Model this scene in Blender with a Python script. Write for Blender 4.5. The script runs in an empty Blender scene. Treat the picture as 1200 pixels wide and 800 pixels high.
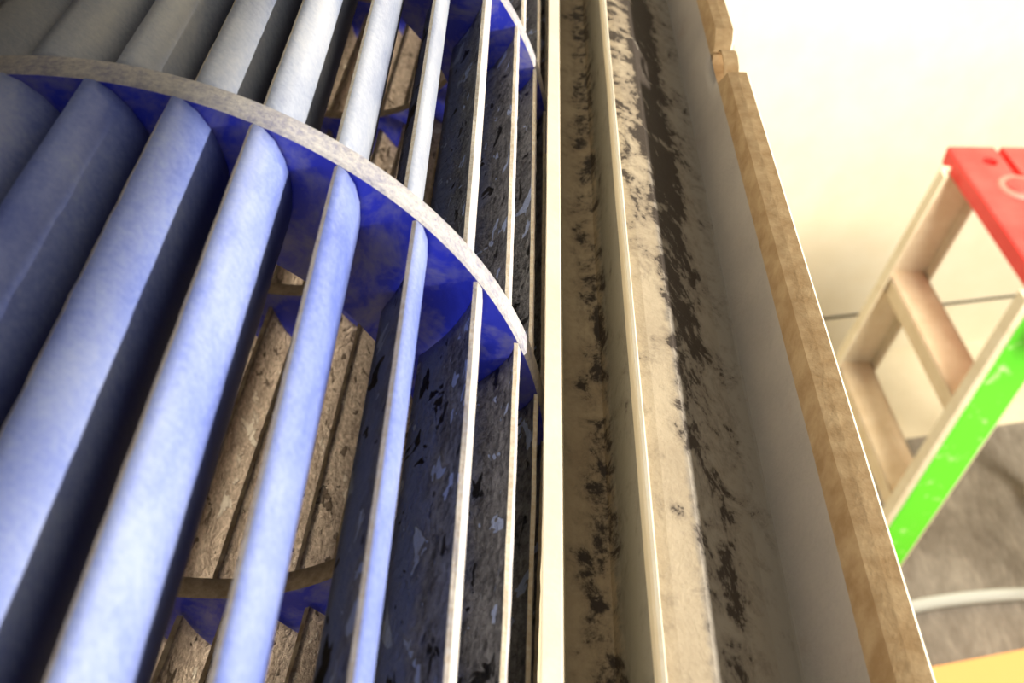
import bpy, bmesh, math, random
from mathutils import Vector, Matrix, noise

C = bpy.context.scene.collection
R = 0.05                      # wheel radius in metres
H = 2.3                       # height of the camera over the floor

# ------------------------------------------------------------------ camera
cam_data = bpy.data.cameras.new('camera')
cam = bpy.data.objects.new('camera', cam_data)
C.objects.link(cam)
F_PX = 1168.9
cam_data.sensor_width = 36.0
cam_data.lens = F_PX / 1200.0 * 36.0
cam_data.clip_start = 0.004
cam_data.clip_end = 60
n = Vector((0.0433, 0.8942, -1.0)).normalized()
u = n.cross(Vector((0, 0, 1))).normalized()
v = u.cross(n)
cam.matrix_world = Matrix(((u.x, u.y, u.z, 0), (n.x, n.y, n.z, 0), (v.x, v.y, v.z, H), (0, 0, 0, 1)))
cam_data.dof.use_dof = True
cam_data.dof.focus_distance = 0.125
cam_data.dof.aperture_fstop = 48
bpy.context.scene.camera = cam

# ------------------------------------------------------------------ light
w = bpy.data.worlds.new('room_air')
bpy.context.scene.world = w
w.use_nodes = True
w.node_tree.nodes['Background'].inputs[0].default_value = (1.0, 0.97, 0.92, 1)
w.node_tree.nodes['Background'].inputs[1].default_value = 0.30

def area(name, loc, target, size, power, color, size_y=None):
    d = bpy.data.lights.new(name, 'AREA')
    d.shape = 'RECTANGLE' if size_y else 'DISK'; d.size = size; d.size_y = size_y or size; d.energy = power; d.color = color
    o = bpy.data.objects.new(name, d); C.objects.link(o)
    o.location = loc
    o.rotation_euler = (Vector(target) - Vector(loc)).to_track_quat('-Z', 'Y').to_euler()
    return o
area('key_light', (0.95, -0.02, H + 0.165), (-0.02, 0.09, H - 0.07), 0.16, 16, (1.0, 0.96, 0.91), 0.05)  # small key light on the right, shining across the wheel
area('added_outlet_fill', (0.50, 0.12, H - 0.42), (-0.05, 0.09, H - 0.14), 0.25, 5.0, (1.0, 0.93, 0.82))  # made-up fill from below to brighten the under blades
area('added_wall_fill', (1.3, 0.7, H + 0.60), (1.9, 2.9, 0.8), 0.8, 118, (1.0, 0.94, 0.84))  # made-up fill added to brighten the back wall and ladder

vs = bpy.context.scene.view_settings
vs.view_transform = 'Standard'; vs.look = 'None'; vs.gamma = 1; vs.use_curve_mapping = False
vs.exposure = 0.35

# ------------------------------------------------------------------ helpers
def obj(name, bm, mats, parent=None, smooth=False):
    me = bpy.data.meshes.new(name)
    bm.normal_update()
    bm.to_mesh(me); bm.free()
    for m in (mats if isinstance(mats, (list, tuple)) else [mats]): me.materials.append(m)
    if smooth:
        for p in me.polygons: p.use_smooth = True
    o = bpy.data.objects.new(name, me); C.objects.link(o)
    if parent: o.parent = parent
    return o

def thing(name, label, cat, loc=(0, 0, 0), rotz=0, group=None):
    o = bpy.data.objects.new(name, None); C.objects.link(o)
    o.empty_display_size = 0.02
    o.location = loc; o.rotation_euler = (0, 0, rotz)
    o['label'] = label; o['category'] = cat
    if group: o['group'] = group
    return o

def box(bm, lo, hi, mi=0, bevel=0):
    r = bmesh.ops.create_cube(bm, size=1)
    for x in r['verts']:
        x.co = Vector([lo[i] + (hi[i] - lo[i]) * (x.co[i] + 0.5) for i in range(3)])
    fs = set(f for x in r['verts'] for f in x.link_faces)
    for f in fs: f.material_index = mi
    if bevel:
        es = list(set(e for f in fs for e in f.edges))
        bmesh.ops.bevel(bm, geom=es, offset=bevel, segments=2, profile=0.5, affect='EDGES')
    return r['verts']

def prism(bm, a, b, wx, wy, X, bevel=0.0):
    """bar from a to b, section wx along X and wy along the third axis"""
    a = Vector(a); b = Vector(b); Z = (b - a).normalized(); X = Vector(X); X = (X - Z * X.dot(Z)).normalized(); Y = Z.cross(X)
    vs_ = []
    for p in (a, b):
        for sx, sy in ((-1, -1), (1, -1), (1, 1), (-1, 1)):
            vs_.append(bm.verts.new(p + X * wx * sx / 2 + Y * wy * sy / 2))
    fs = [bm.faces.new([vs_[i] for i in q]) for q in ((3, 2, 1, 0), (4, 5, 6, 7), (0, 1, 5, 4), (1, 2, 6, 5), (2, 3, 7, 6), (3, 0, 4, 7))]
    if bevel:
        es = list(set(e for f in fs for e in f.edges))
        bmesh.ops.bevel(bm, geom=es, offset=bevel, segments=2, profile=0.5, affect='EDGES')

def tube(bm, pts, r, k=12):
    pts = [Vector(p) for p in pts]; rings = []
    for i, p in enumerate(pts):
        t = (pts[min(i + 1, len(pts) - 1)] - pts[max(i - 1, 0)]).normalized()
        a = t.cross(Vector((0, 0, 1))).normalized(); b = t.cross(a)
        rings.append([bm.verts.new(p + (a * math.cos(j * 2 * math.pi / k) + b * math.sin(j * 2 * math.pi / k)) * r) for j in range(k)])
    for i in range(len(rings) - 1):
        for j in range(k):
            bm.faces.new((rings[i][j], rings[i][(j + 1) % k], rings[i + 1][(j + 1) % k], rings[i + 1][j]))
    bm.faces.new(rings[0][::-1]); bm.faces.new(rings[-1])

# ---------------- node helpers
class NT:
    def __init__(s, name, rough=0.6, spec=0.3):
        s.m = bpy.data.materials.new(name); s.m.use_nodes = True
        s.t = s.m.node_tree; s.b = s.t.nodes['Principled BSDF']
        s.b.inputs['Roughness'].default_value = rough
        s.b.inputs['Specular IOR Level'].default_value = spec
        g = s.t.nodes.new('ShaderNodeNewGeometry'); s.pos = g.outputs['Position']
    def n(s, t, **k):
        x = s.t.nodes.new(t)
        for a, b_ in k.items(): setattr(x, a, b_)
        return x
    def l(s, a, b_): s.t.links.new(a, b_)
    def noise(s, scale, detail=4, rough=0.6, dist=0.0, stretch=(1, 1, 1), off=(0, 0, 0)):
        mp = s.n('ShaderNodeMapping'); mp.inputs['Scale'].default_value = stretch; mp.inputs['Location'].default_value = off
        s.l(s.pos, mp.inputs[0])
        x = s.n('ShaderNodeTexNoise'); x.inputs['Scale'].default_value = scale
        x.inputs['Detail'].default_value = detail; x.inputs['Roughness'].default_value = rough; x.inputs['Distortion'].default_value = dist
        s.l(mp.outputs[0], x.inputs['Vector']); return x.outputs['Fac']
    def ramp(s, fac, stops, interp='LINEAR'):
        r = s.n('ShaderNodeValToRGB'); r.color_ramp.interpolation = interp
        e = r.color_ramp.elements
        while len(e) < len(stops): e.new(0.5)
        for el, (p, c) in zip(e, stops):
            el.position = p; el.color = (*c, 1) if not isinstance(c, (int, float)) else (c, c, c, 1)
        s.l(fac, r.inputs[0]); return r.outputs[0]
    def mix(s, fac, a, b_):
        x = s.n('ShaderNodeMix', data_type='RGBA')
        for sock, val in ((x.inputs[0], fac), (x.inputs[6], a), (x.inputs[7], b_)):
            if hasattr(val, 'links'): s.l(val, sock)
            else: sock.default_value = (*val, 1) if isinstance(val, tuple) else val
        return x.outputs[2]
    def math(s, op, a, b_=0.0, c=0.0, clamp=False):
        x = s.n('ShaderNodeMath', operation=op); x.use_clamp = clamp
        for i, val in enumerate((a, b_, c)):
            if hasattr(val, 'links'): s.l(val, x.inputs[i])
            else: x.inputs[i].default_value = val
        return x.outputs[0]
    def axis(s, i):
        if not hasattr(s, 'sep'):
            s.sep = s.n('ShaderNodeSeparateXYZ'); s.l(s.pos, s.sep.inputs[0])
        return s.sep.outputs[i]
    def mapr(s, val, a, b_, c=0.0, d=1.0, smooth=True):
        x = s.n('ShaderNodeMapRange'); x.interpolation_type = 'SMOOTHSTEP' if smooth else 'LINEAR'
        s.l(val, x.inputs[0])
        for i, q in enumerate((a, b_, c, d)): x.inputs[i + 1].default_value = q
        return x.outputs[0]
    def color(s, c):
        if hasattr(c, 'links'): s.l(c, s.b.inputs['Base Color'])
        else: s.b.inputs['Base Color'].default_value = (*c, 1)
    def bump(s, h, strength, dist=0.0005):
        b = s.n('ShaderNodeBump'); b.inputs['Strength'].default_value = strength; b.inputs['Distance'].default_value = dist
        s.l(h, b.inputs['Height']); s.l(b.outputs[0], s.b.inputs['Normal'])

def simple(name, c1, c2, scale, rough=0.7, bump=0.3, dist=0.0005, lo=0.35, hi=0.65, **k):
    t = NT(name, rough); f = t.noise(scale, 5, 0.65, **k)
    t.color(t.ramp(f, [(lo, c1), (hi, c2)])); t.bump(f, bump, dist); return t.m

# blades: smooth outer (convex) face, dusty plastic
def blade_outer(name, base, dust, dust2, deep_shade, seed):
    """dust lies on the leading outer part of the blade; deeper in, shade is put into the colour"""
    t = NT(name, 0.42, 0.35)
    big = t.noise(90, 3, 0.6, off=(seed, 0, 0), stretch=(1, 0.5, 1))
    fine = t.noise(1500, 3, 0.7, off=(0, seed, 0))
    f = t.math('ADD', t.math('MULTIPLY', big, 0.7), t.math('MULTIPLY', fine, 0.3))
    dusty = t.ramp(f, [(0.36, base), (0.50, dust), (0.66, dust2)])
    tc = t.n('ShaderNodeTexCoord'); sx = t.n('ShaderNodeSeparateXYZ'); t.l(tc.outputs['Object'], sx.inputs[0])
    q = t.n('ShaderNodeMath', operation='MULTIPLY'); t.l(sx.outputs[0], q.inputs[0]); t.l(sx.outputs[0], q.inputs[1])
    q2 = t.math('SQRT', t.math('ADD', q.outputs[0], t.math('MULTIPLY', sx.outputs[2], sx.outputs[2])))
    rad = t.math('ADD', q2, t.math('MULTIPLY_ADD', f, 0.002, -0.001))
    t.color(t.mix(t.mapr(rad, 0.955 * R, 0.885 * R, 0, 1), dusty, deep_shade))  # shade between the blades painted as dark navy towards the axis
    t.bump(fine, 0.25, 0.0002)
    return t.m
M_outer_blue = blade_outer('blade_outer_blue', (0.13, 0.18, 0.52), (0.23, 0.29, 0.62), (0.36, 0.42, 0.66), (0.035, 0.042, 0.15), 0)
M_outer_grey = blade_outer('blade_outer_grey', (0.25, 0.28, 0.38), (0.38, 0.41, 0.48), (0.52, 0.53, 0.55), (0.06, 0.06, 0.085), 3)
M_outer_cream = blade_outer('blade_outer_cream', (0.58, 0.54, 0.56), (0.74, 0.68, 0.62), (0.88, 0.80, 0.66), (0.10, 0.10, 0.16), 5)  # dust tint plus warm light painted into the right-facing blades
M_tip = simple('blade_tip_dust', (0.76, 0.62, 0.42), (0.92, 0.84, 0.68), 1500, 0.8, 0.5, 0.0003)
def grime(name, dark, mid, chip, chip_lo, seed, rough=0.45, inner=None, pit=(0.006, 0.006, 0.006), bumpd=0.0010):
    t = NT(name, rough, 0.5)
    a = t.noise(330, 5, 0.7, 0.3, (1, 0.6, 1), (seed, 0, 0))
    b = t.noise(1300, 4, 0.75, 0.2, (1, 0.7, 1), (0, seed, 0))
    c = t.noise(300, 3, 0.6, 0.5, (1, 0.62, 1), (0, 0, seed))
    base = t.ramp(t.math('MULTIPLY_ADD', b, 0.6, t.math('MULTIPLY', a, 0.4)), [(0.40, dark), (0.60, mid)])
    tc = t.n('ShaderNodeTexCoord'); sx = t.n('ShaderNodeSeparateXYZ'); t.l(tc.outputs['Object'], sx.inputs[0])
    rad = t.math('ADD', sx.outputs[0], t.math('MULTIPLY_ADD', c, 0.008, -0.004))
    if inner: base = t.mix(t.mapr(rad, 0.90 * R, 0.80 * R, 0, 0.8), base, inner)
    chips = t.mapr(c, chip_lo, chip_lo + 0.012)
    pits = t.mapr(c, 0.385, 0.36)
    t.color(t.mix(pits, t.mix(chips, base, chip), pit))
    h = t.math('ADD', t.math('MULTIPLY', a, 0.8), t.math('MULTIPLY', b, 0.5))
    h = t.math('SUBTRACT', t.math('SUBTRACT', h, t.math('MULTIPLY', pits, 0.5)), t.math('MULTIPLY', chips, 0.35))
    t.bump(h, 1.0, bumpd)
    return t.m
M_grime = grime('blade_black_grime', (0.06, 0.06, 0.063), (0.36, 0.36, 0.365), (0.50, 0.60, 0.85), 0.615, 0, 0.36, (0.22, 0.29, 0.58))
M_brown = grime('blade_brown_crust', (0.36, 0.25, 0.16), (0.80, 0.61, 0.42), (0.90, 0.76, 0.56), 0.64, 4, 0.8, None, (0.16, 0.10, 0.05), 0.0030)
M_inner_edge = simple('blade_inner_edge_dust', (0.40, 0.29, 0.17), (0.75, 0.66, 0.46), 300, 0.8, 0.5, 0.0004)
def disc_face():
    t = NT('disc_blue_plastic', 0.38, 0.4)
    a = t.noise(150, 4, 0.65, 0.5); b = t.noise(1100, 3, 0.6)
    t.color(t.mix(t.ramp(t.math('MULTIPLY_ADD', b, 0.15, t.math('MULTIPLY', a, 0.85)), [(0.46, 0.0), (0.66, 0.8)]), (0.03, 0.045, 0.60), (0.26, 0.26, 0.46)))
    t.bump(b, 0.15, 0.0002); return t.m
M_face = disc_face()
def rim_mat():
    t = NT('disc_rim_dust', 0.8, 0.2)
    f = t.noise(1600, 4, 0.75); g = t.noise(160, 3, 0.6)
    t.color(t.ramp(t.math('MULTIPLY_ADD', f, 0.6, t.math('MULTIPLY', g, 0.4)), [(0.38, (0.30, 0.29, 0.36)), (0.52, (0.52, 0.49, 0.47)), (0.64, (0.66, 0.62, 0.56))]))
    t.bump(f, 0.5, 0.0003); return t.m
M_rim = rim_mat()
M_bore = simple('disc_bore_dust', (0.40, 0.31, 0.21), (0.62, 0.51, 0.36), 700, 0.85, 0.5, 0.0004)

# ------------------------------------------------------------------ wheel geometry (fan axis along +Y)
CX, CZ = -0.9022 * R, H - 1.8912 * R
D1, WD, L = 1.749 * R, 0.0717 * R, 1.4278 * R
RI = 0.6986
PROF = [(0.995, 0.0), (0.992, -0.018), (0.973, -0.045), (0.942, -0.071), (0.905, -0.092), (0.875, -0.105), (0.845, -0.114), (0.815, -0.120), (0.788, -0.123), (0.762, -0.124)]
def blade_mesh(name, m_out, m_in, seed, length, twist, m_edge=None):
    """radial X, tangential Z; runs from y=0 (disc face) to y=-length"""
    rnd = random.Random(seed)
    P = [Vector((a, b)) for a, b in PROF]
    N = len(P); th = [0.006, 0.010, 0.015, 0.019, 0.021, 0.021, 0.020, 0.018, 0.015, 0.011]
    outer, inner = [], []
    for i, p in enumerate(P):
        t = (P[min(i + 1, N - 1)] - P[max(i - 1, 0)]).normalized()
        nn = Vector((-t.y, t.x))           # towards the concave side or not, fixed below
        if nn.y > 0 or (abs(nn.y) < 1e-6): nn = -nn
        if i < 2: nn = Vector((0.9, -0.45)).normalized() if i == 0 else Vector((0.75, -0.66)).normalized()
        outer.append(p + nn * th[i] * 0.5); inner.append(p - nn * th[i] * 1.0)
    loop = outer + inner[::-1]
    K = 36; bm = bmesh.new(); rings = []
    for k in range(K + 1):
        y = -length * k / K; ring = []
        for j, p in enumerate(loop):
            amp = 0.0012 if j < N else 0.0030
            if j in (0, 1, 2 * N - 1, 2 * N - 2): amp = 0.0022
            q = noise.noise(Vector((p.x * 30 + seed * 7.1, p.y * 40, y / R * 22))) * amp
            tw = math.radians(twist) * k / K; px, pz = p.x + q, p.y + q * 0.8
            ring.append(bm.verts.new(((px * math.cos(tw) - pz * math.sin(tw)) * R, y, (px * math.sin(tw) + pz * math.cos(tw)) * R)))
        rings.append(ring)
    M = 2 * N
    for k in range(K):
        for j in range(M):
            f = bm.faces.new((rings[k][j], rings[k][(j + 1) % M], rings[k + 1][(j + 1) % M], rings[k + 1][j]))
            f.material_index = 0 if j < N - 1 else (3 if j == N - 1 else (1 if j == M - 1 else 2))
            f.smooth = f.material_index in (0, 2)
    bm.faces.new(rings[0]); bm.faces.new(rings[-1][::-1])
    bmesh.ops.recalc_face_normals(bm, faces=bm.faces)
    me = bpy.data.meshes.new(name); bm.to_mesh(me); bm.free()
    for m in (m_out, M_tip, m_in, m_edge or M_inner_edge): me.materials.append(m)
    return me

TH0 = [85.0, 75.8, 67.0, 56.9, 45.8, 34.5, 23.4, 13.8, 4.4]
TH1 = [92.4, 83.1, 74.4, 66.6, 57.6, 47.9, 37.3, 26.9, 17.6, 8.4]
def fill(th):
    out = list(th); gap = 360 - (th[0] - th[-1]); k = round(gap / 10.0)
    out += [th[-1] - gap * i / k for i in range(1, k)]
    return out
wheel = thing('blower_wheel', 'long blue plastic cross-flow fan wheel, blades caked in dust, beside the cream casing', 'fan wheel', (CX, D1, CZ - R))
def annulus(name, r0, r1, y0, y1, seg=144):
    bm = bmesh.new(); pr = []
    bv = 0.006 * R
    sec = [(r1, y0 + bv, 1), (r1, y1 - bv, 0), (r1 - bv, y1, 0), (r0, y1, 2), (r0, y0, 0), (r1 - bv, y0, 1)]
    for s in range(seg):
        a = 2 * math.pi * s / seg
        pr.append([bm.verts.new((math.cos(a) * r, y, math.sin(a) * r)) for r, y, _ in sec])
    for s in range(seg):
        A, B = pr[s], pr[(s + 1) % seg]
        for j in range(6):
            f = bm.faces.new((A[j], A[(j + 1) % 6], B[(j + 1) % 6], B[j]))
            # j=0 rim, 1 bevel, 2 far face, 3 bore, 4 near face, 5 bevel
            f.material_index = {0: 1, 1: 1, 2: 0, 3: 2, 4: 0, 5: 1}[j]; f.smooth = j in (0, 3)
    bmesh.ops.recalc_face_normals(bm, faces=bm.faces)
    me = bpy.data.meshes.new(name); bm.to_mesh(me); bm.free()
    for m in (M_face, M_rim, M_bore): me.materials.append(m)
    return me
ring_me = annulus('ring_disc', RI * R, R, -WD, 0)
for k in range(-1, 6):
    o = bpy.data.objects.new('ring_disc', ring_me); C.objects.link(o)
    o.parent = wheel; o.location = (0, k * L, R)
sl = L - WD + 0.0004
BL = {}
for seg, tw in (('near', -4.6), ('far', -2.4)):
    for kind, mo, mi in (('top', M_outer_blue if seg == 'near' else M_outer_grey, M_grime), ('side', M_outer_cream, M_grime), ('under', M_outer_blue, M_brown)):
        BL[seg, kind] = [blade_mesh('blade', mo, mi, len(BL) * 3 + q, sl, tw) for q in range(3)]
rnd = random.Random(5)
lean = Matrix(((1, 0.047 / 1.428, 0, 0), (0, 1, 0, 0), (0, -0.034 / 1.428, 1, 0), (0, 0, 0, 1)))   # the nearest segment sags a little out of line
for k in range(0, 6):           # segment k lies on the near side of disc k
    for th in fill(TH0 if k == 0 else TH1):
        t = th % 360
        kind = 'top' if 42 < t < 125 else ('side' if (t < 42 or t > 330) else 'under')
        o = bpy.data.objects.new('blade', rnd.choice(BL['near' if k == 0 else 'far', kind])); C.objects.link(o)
        o.parent = wheel
        M = Matrix.Translation((0, k * L - WD + 0.0002, R))
        if k == 0: M = M @ lean
        o.matrix_local = M @ Matrix.Rotation(-math.radians(th if k == 0 else th + 2.4), 4, 'Y')

# ------------------------------------------------------------------ casing
Y0, Y1 = -2.6 * R, 10.5 * R
def plastic(name, c, c2, bump=0.2):
    t = NT(name, 0.55, 0.3)
    a = t.noise(60, 4, 0.6); b = t.noise(900, 4, 0.7)
    t.color(t.ramp(t.math('MULTIPLY_ADD', b, 0.3, t.math('MULTIPLY', a, 0.7)), [(0.35, c), (0.65, c2)]))
    t.bump(b, bump, 0.0003); return t.m
M_cream = plastic('cream_plastic', (0.74, 0.64, 0.45), (0.82, 0.74, 0.56))

def mould_mat(name, c_lo, c_hi, mould, x_bands, scale=130, thr=(0.50, 0.56), grey=None, far=None, stretch=(1, 0.8, 1)):
    """aged plastic with mould; x_bands = [(x0,x1,x2,x3,weight)] in wheel radii, strongest between x1 and x2"""
    t = NT(name, 0.7, 0.25)
    a = t.noise(45, 4, 0.6); fine = t.noise(1300, 4, 0.7)
    base = t.ramp(t.math('MULTIPLY_ADD', fine, 0.25, t.math('MULTIPLY', a, 0.75)), [(0.35, c_lo), (0.62, c_hi)])
    m1 = t.noise(scale, 6, 0.72, 0.6, stretch, (3, 1, 0))
    m2 = t.noise(scale * 3.2, 4, 0.7, 0.3, stretch, (1, 5, 2))
    mix = t.math('MULTIPLY_ADD', m2, 0.35, t.math('MULTIPLY', m1, 0.65))
    tot = None
    for x0, x1, x2, x3, wt in x_bands:
        b = t.math('MULTIPLY', t.math('MULTIPLY', t.mapr(t.axis(0), x0 * R, x1 * R), t.mapr(t.axis(0), x2 * R, x3 * R, 1, 0)), wt)
        tot = b if tot is None else t.math('ADD', tot, b)
    if far: tot = t.math('ADD', tot, t.math('MULTIPLY', t.math('MULTIPLY', t.mapr(t.axis(1), far[0] * R, far[1] * R), t.mapr(t.axis(0), far[2] * R, far[3] * R, 1, 0)), far[4]))
    if far: tot = t.math('SUBTRACT', tot, t.mapr(t.axis(1), 1.9 * R, 0.7 * R, 0, 0.05))
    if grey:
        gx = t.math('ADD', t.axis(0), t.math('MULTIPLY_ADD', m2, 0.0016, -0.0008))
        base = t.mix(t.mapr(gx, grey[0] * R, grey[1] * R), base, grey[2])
    s = t.math('ADD', mix, tot)
    mask = t.mapr(s, thr[0], thr[1])
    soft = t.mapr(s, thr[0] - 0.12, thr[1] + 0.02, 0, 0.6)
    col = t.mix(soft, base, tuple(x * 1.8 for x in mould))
    t.color(t.mix(mask, col, mould))
    t.bump(t.math('ADD', t.math('MULTIPLY', fine, 0.5), m1), 0.35, 0.0006)
    return t.m
M_channel = mould_mat('channel_plastic', (0.33, 0.25, 0.155), (0.47, 0.38, 0.25), (0.045, 0.034, 0.026), [(0.15, 0.215, 0.252, 0.275, 0.115)], 170, (0.60, 0.68), (0.245, 0.262, (0.27, 0.25, 0.20)))
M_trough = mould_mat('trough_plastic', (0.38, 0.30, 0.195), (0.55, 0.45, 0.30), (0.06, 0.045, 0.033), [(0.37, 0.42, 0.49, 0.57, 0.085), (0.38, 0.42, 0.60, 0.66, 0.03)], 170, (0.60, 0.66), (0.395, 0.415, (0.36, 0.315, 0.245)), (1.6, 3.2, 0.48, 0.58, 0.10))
M_wallin = mould_mat('trough_wall_plastic', (0.44, 0.39, 0.32), (0.54, 0.48, 0.39), (0.20, 0.125, 0.085), [(0.60, 0.61, 0.625, 0.64, 0.12)], 60, (0.62, 0.80))
M_rimtop = simple('rim_brown_dust', (0.40, 0.25, 0.11), (0.56, 0.39, 0.20), 260, 0.85, 0.6, 0.0004)

casing = thing('air_conditioner_casing', 'open cream air conditioner casing with mouldy drain trough beside the fan wheel', 'casing', (0.3 * R, 2 * R, H - 2.2 * R))
cx0, cy0, cz0 = casing.location
def extrude(name, pts, mats, idx=None, steps=60, y0=Y0, y1=Y1, wob=0.0, smooth=False, seed=0, parent=None):
    """closed section pts [(x,z)] in wheel radii about the camera, swept along Y"""
    bm = bmesh.new(); rings = []; N = len(pts)
    for k in range(steps + 1):
        y = y0 + (y1 - y0) * k / steps
        rr = []
        for j, (a, b) in enumerate(pts):
            q = noise.noise(Vector((j * 3.3 + seed, y / R * 1.7, 0))) * wob
            rr.append(bm.verts.new(((a + q) * R - cx0, y - cy0, H + (b + q * 0.6) * R - cz0)))
        rings.append(rr)
    for k in range(steps):
        for j in range(N):
            f = bm.faces.new((rings[k][j], rings[k][(j + 1) % N], rings[k + 1][(j + 1) % N], rings[k + 1][j]))
            f.material_index = idx[j] if idx else 0
            f.smooth = smooth
    bm.faces.new(rings[0]); bm.faces.new(rings[-1])
    bmesh.ops.recalc_face_normals(bm, faces=bm.faces)
    return obj(name, bm, mats, parent or casing)

# white stabiliser lip next to the wheel
extrude('stabilizer_strip', [(0.0752, -1.538), (0.0768, -1.530), (0.1115, -1.545), (0.1135, -1.552), (0.150, -1.93), (0.126, -1.93), (0.118, -1.74)], M_cream, wob=0.0012, steps=90)
# channel floor between the lip and the ridge
extrude('channel_floor', [(0.120, -1.84), (0.16, -1.856), (0.205, -1.866), (0.245, -1.86), (0.262, -1.82), (0.290, -1.66), (0.318, -1.66), (0.318, -1.93), (0.120, -1.93)], M_channel, wob=0.003, steps=110, smooth=False)
# ridge bead
extrude('ridge', [(0.2886, -1.664), (0.2882, -1.612), (0.2925, -1.602), (0.300, -1.602), (0.3045, -1.610), (0.309, -1.664)], M_cream, wob=0.0014, steps=90)
# drain trough
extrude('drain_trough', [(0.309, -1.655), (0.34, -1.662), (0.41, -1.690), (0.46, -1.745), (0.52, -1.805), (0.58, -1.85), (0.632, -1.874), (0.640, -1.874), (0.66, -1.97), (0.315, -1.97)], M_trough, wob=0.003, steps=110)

# outer wall with a notch cut into its rim
def outer_wall():
    notch_c, notch_w = 3.02, 0.24     # filled in below from the photograph
    bm = bmesh.new(); rings = []; steps = 260
    for k in range(steps + 1):
        y = Y0 + (Y1 - Y0) * k / steps; yy = y / R
        d = abs(yy - NOTCH[0]) / NOTCH[1]
        dip = 0.0 if d > 1 else (0.5 + 0.5 * math.cos(math.pi * min(1, max(0, (d - 0.45) / 0.55)))) * NOTCH[2]
        q = noise.noise(Vector((5, yy * 1.6, 0))) * 0.003
        e = noise.noise(Vector((9, yy * 9, 0))) * 0.0012
        top = -1.62 - dip
        sec = [(0.632, -1.885), (0.640, -1.872), (0.662, -1.82), (0.682 + q, -1.76), (0.700 + q, -1.69), (0.7135 + e - dip * 0.10, top - 0.012), (0.717 + e - dip * 0.10, top),
               (0.750, top + 0.003), (0.784 - dip * 0.2, top + 0.003), (0.7915 - dip * 0.2, top - 0.005), (0.7915, -1.72), (0.7915, -2.05), (0.632, -2.05)]
        rings.append([bm.verts.new((a * R - cx0, y - cy0, H + b * R - cz0)) for a, b in sec])
    N = 13; idx = [0, 0, 0, 0, 1, 1, 1, 1, 2, 2, 2, 2, 2]
    for k in range(steps):
        for j in range(N):
            f = bm.faces.new((rings[k][j], rings[k][(j + 1) % N], rings[k + 1][(j + 1) % N], rings[k + 1][j]))
            f.material_index = idx[j]; f.smooth = j in (1, 2, 3, 4)
    bm.faces.new(rings[0]); bm.faces.new(rings[-1])
    bmesh.ops.recalc_face_normals(bm, faces=bm.faces)
    return obj('outer_wall', bm, [M_wallin, M_rimtop, M_cream], casing)
NOTCH = (3.46, 0.17, 0.10)
outer_wall()
# small curled clip standing in the notch
def clip():
    bm = bmesh.new(); K = 14; A = []
    for k in range(K + 1):
        a = math.pi * k / K
        yy = NOTCH[0] + 0.10 * math.cos(a) + 0.02
        zz = -1.700 + 0.060 * math.sin(a)
        for dx in (0.0,):
            A.append([bm.verts.new(((x) * R - cx0, yy * R - cy0, H + (zz + dz) * R - cz0)) for x, dz in ((0.726, 0), (0.780, 0.0), (0.780, -0.010), (0.726, -0.010))])
    for k in range(K):
        for j in range(4):
            bm.faces.new((A[k][j], A[k][(j + 1) % 4], A[k + 1][(j + 1) % 4], A[k + 1][j]))
    bm.faces.new(A[0]); bm.faces.new(A[-1]); bmesh.ops.recalc_face_normals(bm, faces=bm.faces)
    return obj('clip', bm, M_rimtop, casing)
clip()

# scroll housing under and behind the wheel, base plate and end plates
M_housing = plastic('housing_plastic', (0.34, 0.27, 0.17), (0.55, 0.47, 0.33))
def scroll():
    bm = bmesh.new(); rr = []
    ccx, ccz = -0.9022, -1.8912
    ang = [math.radians(175 + (262 - 175) * i / 30) for i in range(31)]
    inn = [(ccx - 1.10, ccz + 1.1)] + [(ccx + 1.10 * math.cos(a), ccz + 1.10 * math.sin(a)) for a in ang] + [(ccx + 0.15, ccz - 1.16), (ccx + 0.6, ccz - 1.45)]
    out = [(ccx - 1.17, ccz + 1.1)] + [(ccx + 1.17 * math.cos(a), ccz + 1.17 * math.sin(a)) for a in ang] + [(ccx + 0.15, ccz - 1.23), (ccx + 0.6, ccz - 1.52)]
    sec = inn + out[::-1]
    for y in (Y0, Y1):
        rr.append([bm.verts.new((a * R - cx0, y - cy0, H + b * R - cz0)) for a, b in sec])
    N = len(sec)
    for j in range(N):
        f = bm.faces.new((rr[0][j], rr[0][(j + 1) % N], rr[1][(j + 1) % N], rr[1][j])); f.smooth = 0 < j < len(inn) - 1
    bm.faces.new(rr[0]); bm.faces.new(rr[1])
    bmesh.ops.recalc_face_normals(bm, faces=bm.faces)
    return obj('scroll_housing', bm, M_housing, casing)
scroll()
# added plate out of frame that keeps the key light off the upper-left blades
bm = bmesh.new()
prism(bm, (1.72 * R - cx0, -0.30 - cy0, H + 0.30 * R - cz0), (1.72 * R - cx0, 0.75 - cy0, H + 0.30 * R - cz0), 1.6 * R, 0.05 * R, (0.14, 0, 1), 0.001)
obj('added_shade_plate', bm, M_cream, casing)
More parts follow.
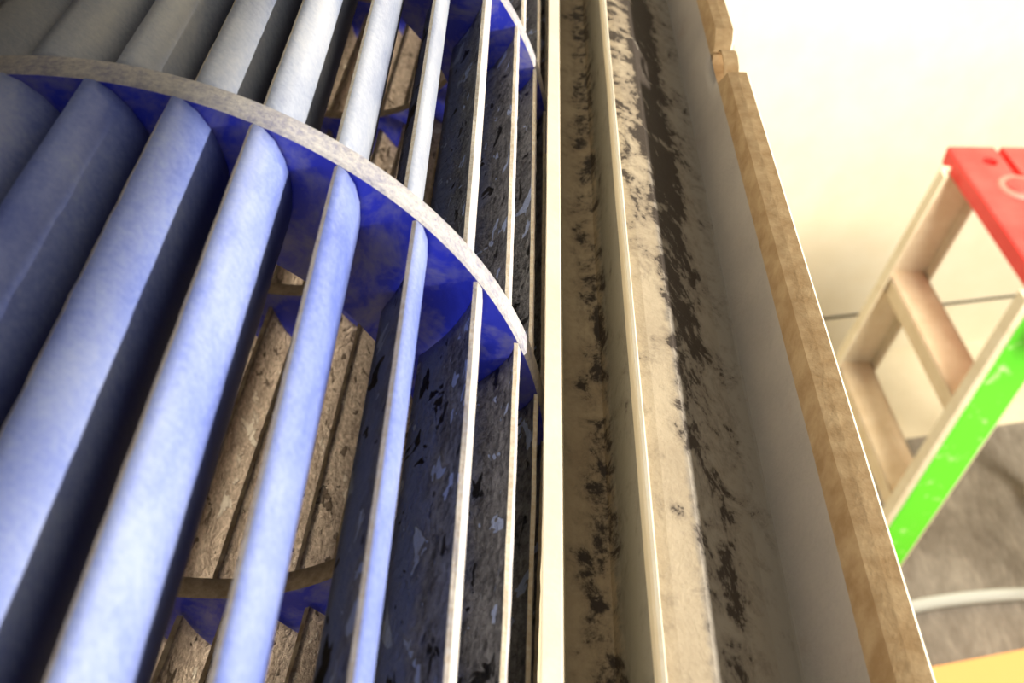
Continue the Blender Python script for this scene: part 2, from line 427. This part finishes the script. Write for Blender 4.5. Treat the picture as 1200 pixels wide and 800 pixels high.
# added slab out of frame, shades the wheel from the upper left
M_slab = simple('shade_slab_grey', (0.30, 0.29, 0.27), (0.45, 0.44, 0.42), 200, 0.5, 0.2)
bm = bmesh.new()
prism(bm, (-1.3 * R - cx0, Y0 + 0.1 * R - cy0, H - 0.72 * R - cz0), (-1.3 * R - cx0, Y1 - 0.1 * R - cy0, H - 0.72 * R - cz0), 1.45 * R, 0.2 * R, (1.25, 0, 0.68), 0.0005)
obj('added_shade_slab', bm, M_slab, casing)
for ya, yb in ((Y0 - 0.08 * R, Y0), (Y1, Y1 + 0.08 * R)):
    bm = bmesh.new()
    box(bm, (-2.08 * R - cx0, ya - cy0, H - 3.11 * R - cz0), (0.79 * R - cx0, yb - cy0, H - (2.1 if ya < 0 else 1.0) * R - cz0), 0, 0.001)
    obj('end_plate', bm, M_cream, casing)

# ------------------------------------------------------------------ room
RA = math.radians(14)
ex = Vector((math.cos(RA), math.sin(RA), 0)); ey = Vector((-math.sin(RA), math.cos(RA), 0))
ORG = Vector((1.5, 2.66, 0))          # a point at the foot of the back wall
def W(a, b, z=0): return ORG + ex * a + ey * b + Vector((0, 0, z))
def struct(name, bm, m):
    o = obj(name, bm, m); o['kind'] = 'structure'; return o
def rbox(bm, a0, a1, b0, b1, z0, z1, bevel=0):
    vs_ = box(bm, (a0, b0, z0), (a1, b1, z1), 0, bevel)
    for x in list(bm.verts):
        if not x.tag: x.co = W(*x.co); x.tag = True
t = NT('wall_paint', 0.8, 0.2); a = t.noise(9, 4, 0.6); b = t.noise(160, 3, 0.6)
t.color(t.ramp(a, [(0.35, (0.82, 0.74, 0.54)), (0.65, (0.85, 0.78, 0.59))])); t.bump(b, 0.2, 0.002); M_wall = t.m
t = NT('tile_floor', 0.5, 0.3); a = t.noise(7, 5, 0.6)
t.color(t.ramp(a, [(0.35, (0.70, 0.61, 0.42)), (0.65, (0.78, 0.69, 0.50))])); M_floor = t.m
M_white = simple('white_trim_paint', (0.88, 0.87, 0.86), (0.92, 0.91, 0.90), 20, 0.5, 0.1)
bm = bmesh.new(); rbox(bm, -2.6, 3.4, -4.2, 0.1, -0.08, 0); struct('floor', bm, M_floor)
bm = bmesh.new(); rbox(bm, -2.6, 3.4, 0, 0.1, 0, 3.4); struct('wall_back', bm, M_wall)
bm = bmesh.new(); rbox(bm, -1.2, 3.4, -0.035, 0, 0.0, 0.19, 0.010); struct('baseboard_back', bm, M_white)

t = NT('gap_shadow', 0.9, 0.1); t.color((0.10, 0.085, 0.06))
bm = bmesh.new(); rbox(bm, -1.2, 3.4, -0.004, 0, 0.19, 0.198); struct('gap_shadow_strip_1', bm, t.m)  # dark strip painting the shadow line above the baseboard

# rug
def rug_mat():
    t = NT('rug_weave', 0.9, 0.1)
    a = t.noise(9, 6, 0.7, 0.6, (1, 0.35, 1)); b = t.noise(90, 4, 0.7, 0, (1, 0.25, 1))
    t.color(t.ramp(t.math('MULTIPLY_ADD', b, 0.4, t.math('MULTIPLY', a, 0.6)), [(0.36, (0.15, 0.125, 0.095)), (0.50, (0.22, 0.19, 0.15)), (0.64, (0.33, 0.29, 0.23))]))
    t.bump(b, 0.6, 0.004); return t.m
bm = bmesh.new(); box(bm, (-1.1, -1.25, 0), (1.5, 0, 0.012), 0, 0.004)
for x in bm.verts: x.co = Vector((x.co.x, x.co.y, x.co.z))
rug = obj('rug', bm, rug_mat()); rug.location = W(0.0, -0.40, 0); rug.rotation_euler = (0, 0, RA)
rug['label'] = 'grey-brown mottled rug on the floor behind and below the ladder'; rug['category'] = 'rug'

# hose
t = NT('clear_hose', 0.2, 0.5); t.color((0.72, 0.74, 0.66)); t.b.inputs['Transmission Weight'].default_value = 0.35
bm = bmesh.new()
pts = [Vector((1.00, 1.518)), Vector((1.15, 1.563)), Vector((1.30, 1.593)), Vector((1.45, 1.610)), Vector((1.62, 1.613)), Vector((1.85, 1.60)), Vector((2.1, 1.50))]
fine = []
for i in range(len(pts) - 1):
    p0, p1, p2, p3 = pts[max(i - 1, 0)], pts[i], pts[i + 1], pts[min(i + 2, len(pts) - 1)]
    for s in range(8):
        q = s / 8; fine.append(0.5 * ((2 * p1) + (-p0 + p2) * q + (2 * p0 - 5 * p1 + 4 * p2 - p3) * q * q + (-p0 + 3 * p1 - 3 * p2 + p3) * q ** 3))
tube(bm, [(p.x, p.y, 0.030) for p in fine], 0.018)
hose = obj('hose', bm, t.m, smooth=True); hose['label'] = 'pale translucent hose lying across the grey-brown rug'; hose['category'] = 'hose'

# orange box
t = NT('orange_plastic', 0.45, 0.4); t.color((0.90, 0.42, 0.13))
ob = thing('storage_box', 'flat orange lidded box at the lower right corner of the photo', 'box', (1.37, 1.155, 0.012), RA)
bm = bmesh.new(); box(bm, (-0.30, -0.19, 0), (0.30, 0.19, 0.15), 0, 0.008); obj('body', bm, t.m, ob)
bm = bmesh.new(); box(bm, (-0.315, -0.205, 0.15), (0.315, 0.205, 0.175), 0, 0.006); obj('lid', bm, t.m, ob)

# ------------------------------------------------------------------ step ladder
M_lad = simple('ladder_fibreglass', (0.74, 0.62, 0.42), (0.82, 0.72, 0.52), 30, 0.6, 0.15, 0.001)
M_step = simple('ladder_step_metal', (0.68, 0.53, 0.33), (0.76, 0.62, 0.42), 25, 0.5, 0.15, 0.001)
def red_mat():
    t = NT('red_cap_plastic', 0.45, 0.35); a = t.noise(18, 4, 0.6)
    t.color(t.ramp(a, [(0.35, (0.80, 0.035, 0.030)), (0.65, (0.88, 0.06, 0.05))])); return t.m
def green_mat():
    t = NT('green_rail_paint', 0.45, 0.35); a = t.noise(26, 5, 0.7, 0.5)
    t.color(t.ramp(a, [(0.58, (0.13, 0.80, 0.03)), (0.63, (0.35, 0.85, 0.18)), (0.70, (0.55, 0.85, 0.35))])); return t.m
M_red, M_green = red_mat(), green_mat()
t = NT('red_cap_emboss', 0.45, 0.35); t.color((0.90, 0.16, 0.12)); M_red2 = t.m
# local frame: x = depth (front of the ladder is -x), y = width, z = up
LX = Vector((1.20, 1.565, 0)); LR = math.radians(-3)
lad = thing('step_ladder', 'step ladder with red top cap and bright green side rail, standing by the back wall', 'ladder', (1.10, 1.70, 0), math.radians(4))
inv = Matrix.Translation((1.10, 1.70, 0)) @ Matrix.Rotation(math.radians(4), 4, 'Z')
TOPZ = 1.20
def cap():
    bm = bmesh.new()
    xs = (-0.155, 0.155); ys = (-0.31, 0.25)
    N = 10
    # top plate built as a grid with a round hole, a groove and a tray recess
    box(bm, (xs[0], ys[0], TOPZ - 0.045), (xs[1], ys[1], TOPZ), 0, 0.006)
    return obj('top_cap', bm, M_red, lad)
cp = cap()
# real hole and groove, cut with booleans evaluated once
def cut(o, bmc):
    me = bpy.data.meshes.new('cutter'); bmc.to_mesh(me); bmc.free()
    c = bpy.data.objects.new('cutter', me); C.objects.link(c); c.parent = o.parent
    bpy.context.view_layer.update()
    m = o.modifiers.new('cut', 'BOOLEAN'); m.object = c; m.solver = 'EXACT'
    bpy.context.view_layer.update()
    dg = bpy.context.evaluated_depsgraph_get()
    me2 = bpy.data.meshes.new_from_object(o.evaluated_get(dg)); o.modifiers.clear(); o.data = me2
    bpy.data.objects.remove(c)
bmc = bmesh.new()
bmesh.ops.create_cone(bmc, cap_ends=True, segments=32, radius1=0.016, radius2=0.016, depth=0.2, matrix=Matrix.Translation((-0.085, 0.185, TOPZ)))
cut(cp, bmc)
bmc = bmesh.new(); box(bmc, (-0.052, 0.12, TOPZ - 0.014), (-0.034, 0.5, TOPZ + 0.05)); cut(cp, bmc)
bm = bmesh.new()
bmesh.ops.create_cone(bm, cap_ends=True, segments=40, radius1=0.045, radius2=0.042, depth=0.004, matrix=Matrix.Translation((-0.062, 0.085, TOPZ + 0.002)))
obj('embossed_disc', bm, M_red2, lad)
bm = bmesh.new()
bmesh.ops.create_cone(bm, cap_ends=True, segments=40, radius1=0.030, radius2=0.028, depth=0.003, matrix=Matrix.Translation((-0.062, 0.085, TOPZ + 0.0055)))
obj('embossed_disc', bm, M_red, lad)

FX = lambda z: -0.125 - (TOPZ - 0.03 - z) * 0.14        # front rail centre leans forward
YA = lambda z: 0.20 + (TOPZ - z) * 0.03
YB = lambda z: -0.24 - (TOPZ - z) * 0.03
def rail(yf, sgn, mats):
    """C-channel: web faces outward (sgn*y), flanges turn inward"""
    bm = bmesh.new()
    a = Vector((FX(TOPZ - 0.03), yf(TOPZ - 0.03), TOPZ - 0.03)); b = Vector((FX(0.024), yf(0.024), 0.024))
    prism(bm, a, b, 0.104, 0.006, (1, 0, 0), 0.001)
    for s in (-1, 1):
        off = Vector((s * 0.050, -sgn * 0.014, 0))
        prism(bm, a + off, b + off, 0.006, 0.030, (1, 0, 0), 0.001)
    return obj('side_rail', bm, mats, lad)
ra = rail(YA, 1, M_lad); rb = rail(YB, -1, M_lad)
bm = bmesh.new()
za, zb = TOPZ - 0.05, 0.10
prism(bm, Vector((FX(za) + 0.004, YB(za) - 0.0045, za)), Vector((FX(zb) + 0.004, YB(zb) - 0.0045, zb)), 0.082, 0.004, (1, 0, 0), 0.001)
g = obj('green_panel', bm, M_green, lad); g['label'] = 'bright green outer face of the near rail with pale scuffs'
for z in (0.885, 0.585, 0.285):
    bm = bmesh.new(); x = FX(z)
    box(bm, (x - 0.042, YB(z) + 0.004, z - 0.004), (x + 0.042, YA(z) - 0.004, z), 0)
    box(bm, (x - 0.044, YB(z) + 0.004, z - 0.045), (x - 0.040, YA(z) - 0.004, z), 0)
    box(bm, (x + 0.040, YB(z) + 0.004, z - 0.030), (x + 0.044, YA(z) - 0.004, z), 0)
    obj('step', bm, M_step, lad)
for yf in (YA, YB):
    bm = bmesh.new()
    prism(bm, Vector((0.11, yf(TOPZ), TOPZ - 0.04)), Vector((0.50, yf(0), 0.019)), 0.04, 0.025, (1, 0, 0), 0.003)
    obj('rear_leg', bm, M_lad, lad)
for z in (0.85, 0.45, 0.15):
    xb = 0.11 + (TOPZ - 0.04 - z) / (TOPZ - 0.04) * 0.39
    bm = bmesh.new(); prism(bm, (xb, YB(z), z), (xb, YA(z), z), 0.03, 0.02, (1, 0, 0), 0.002)
    obj('rear_brace', bm, M_lad, lad)
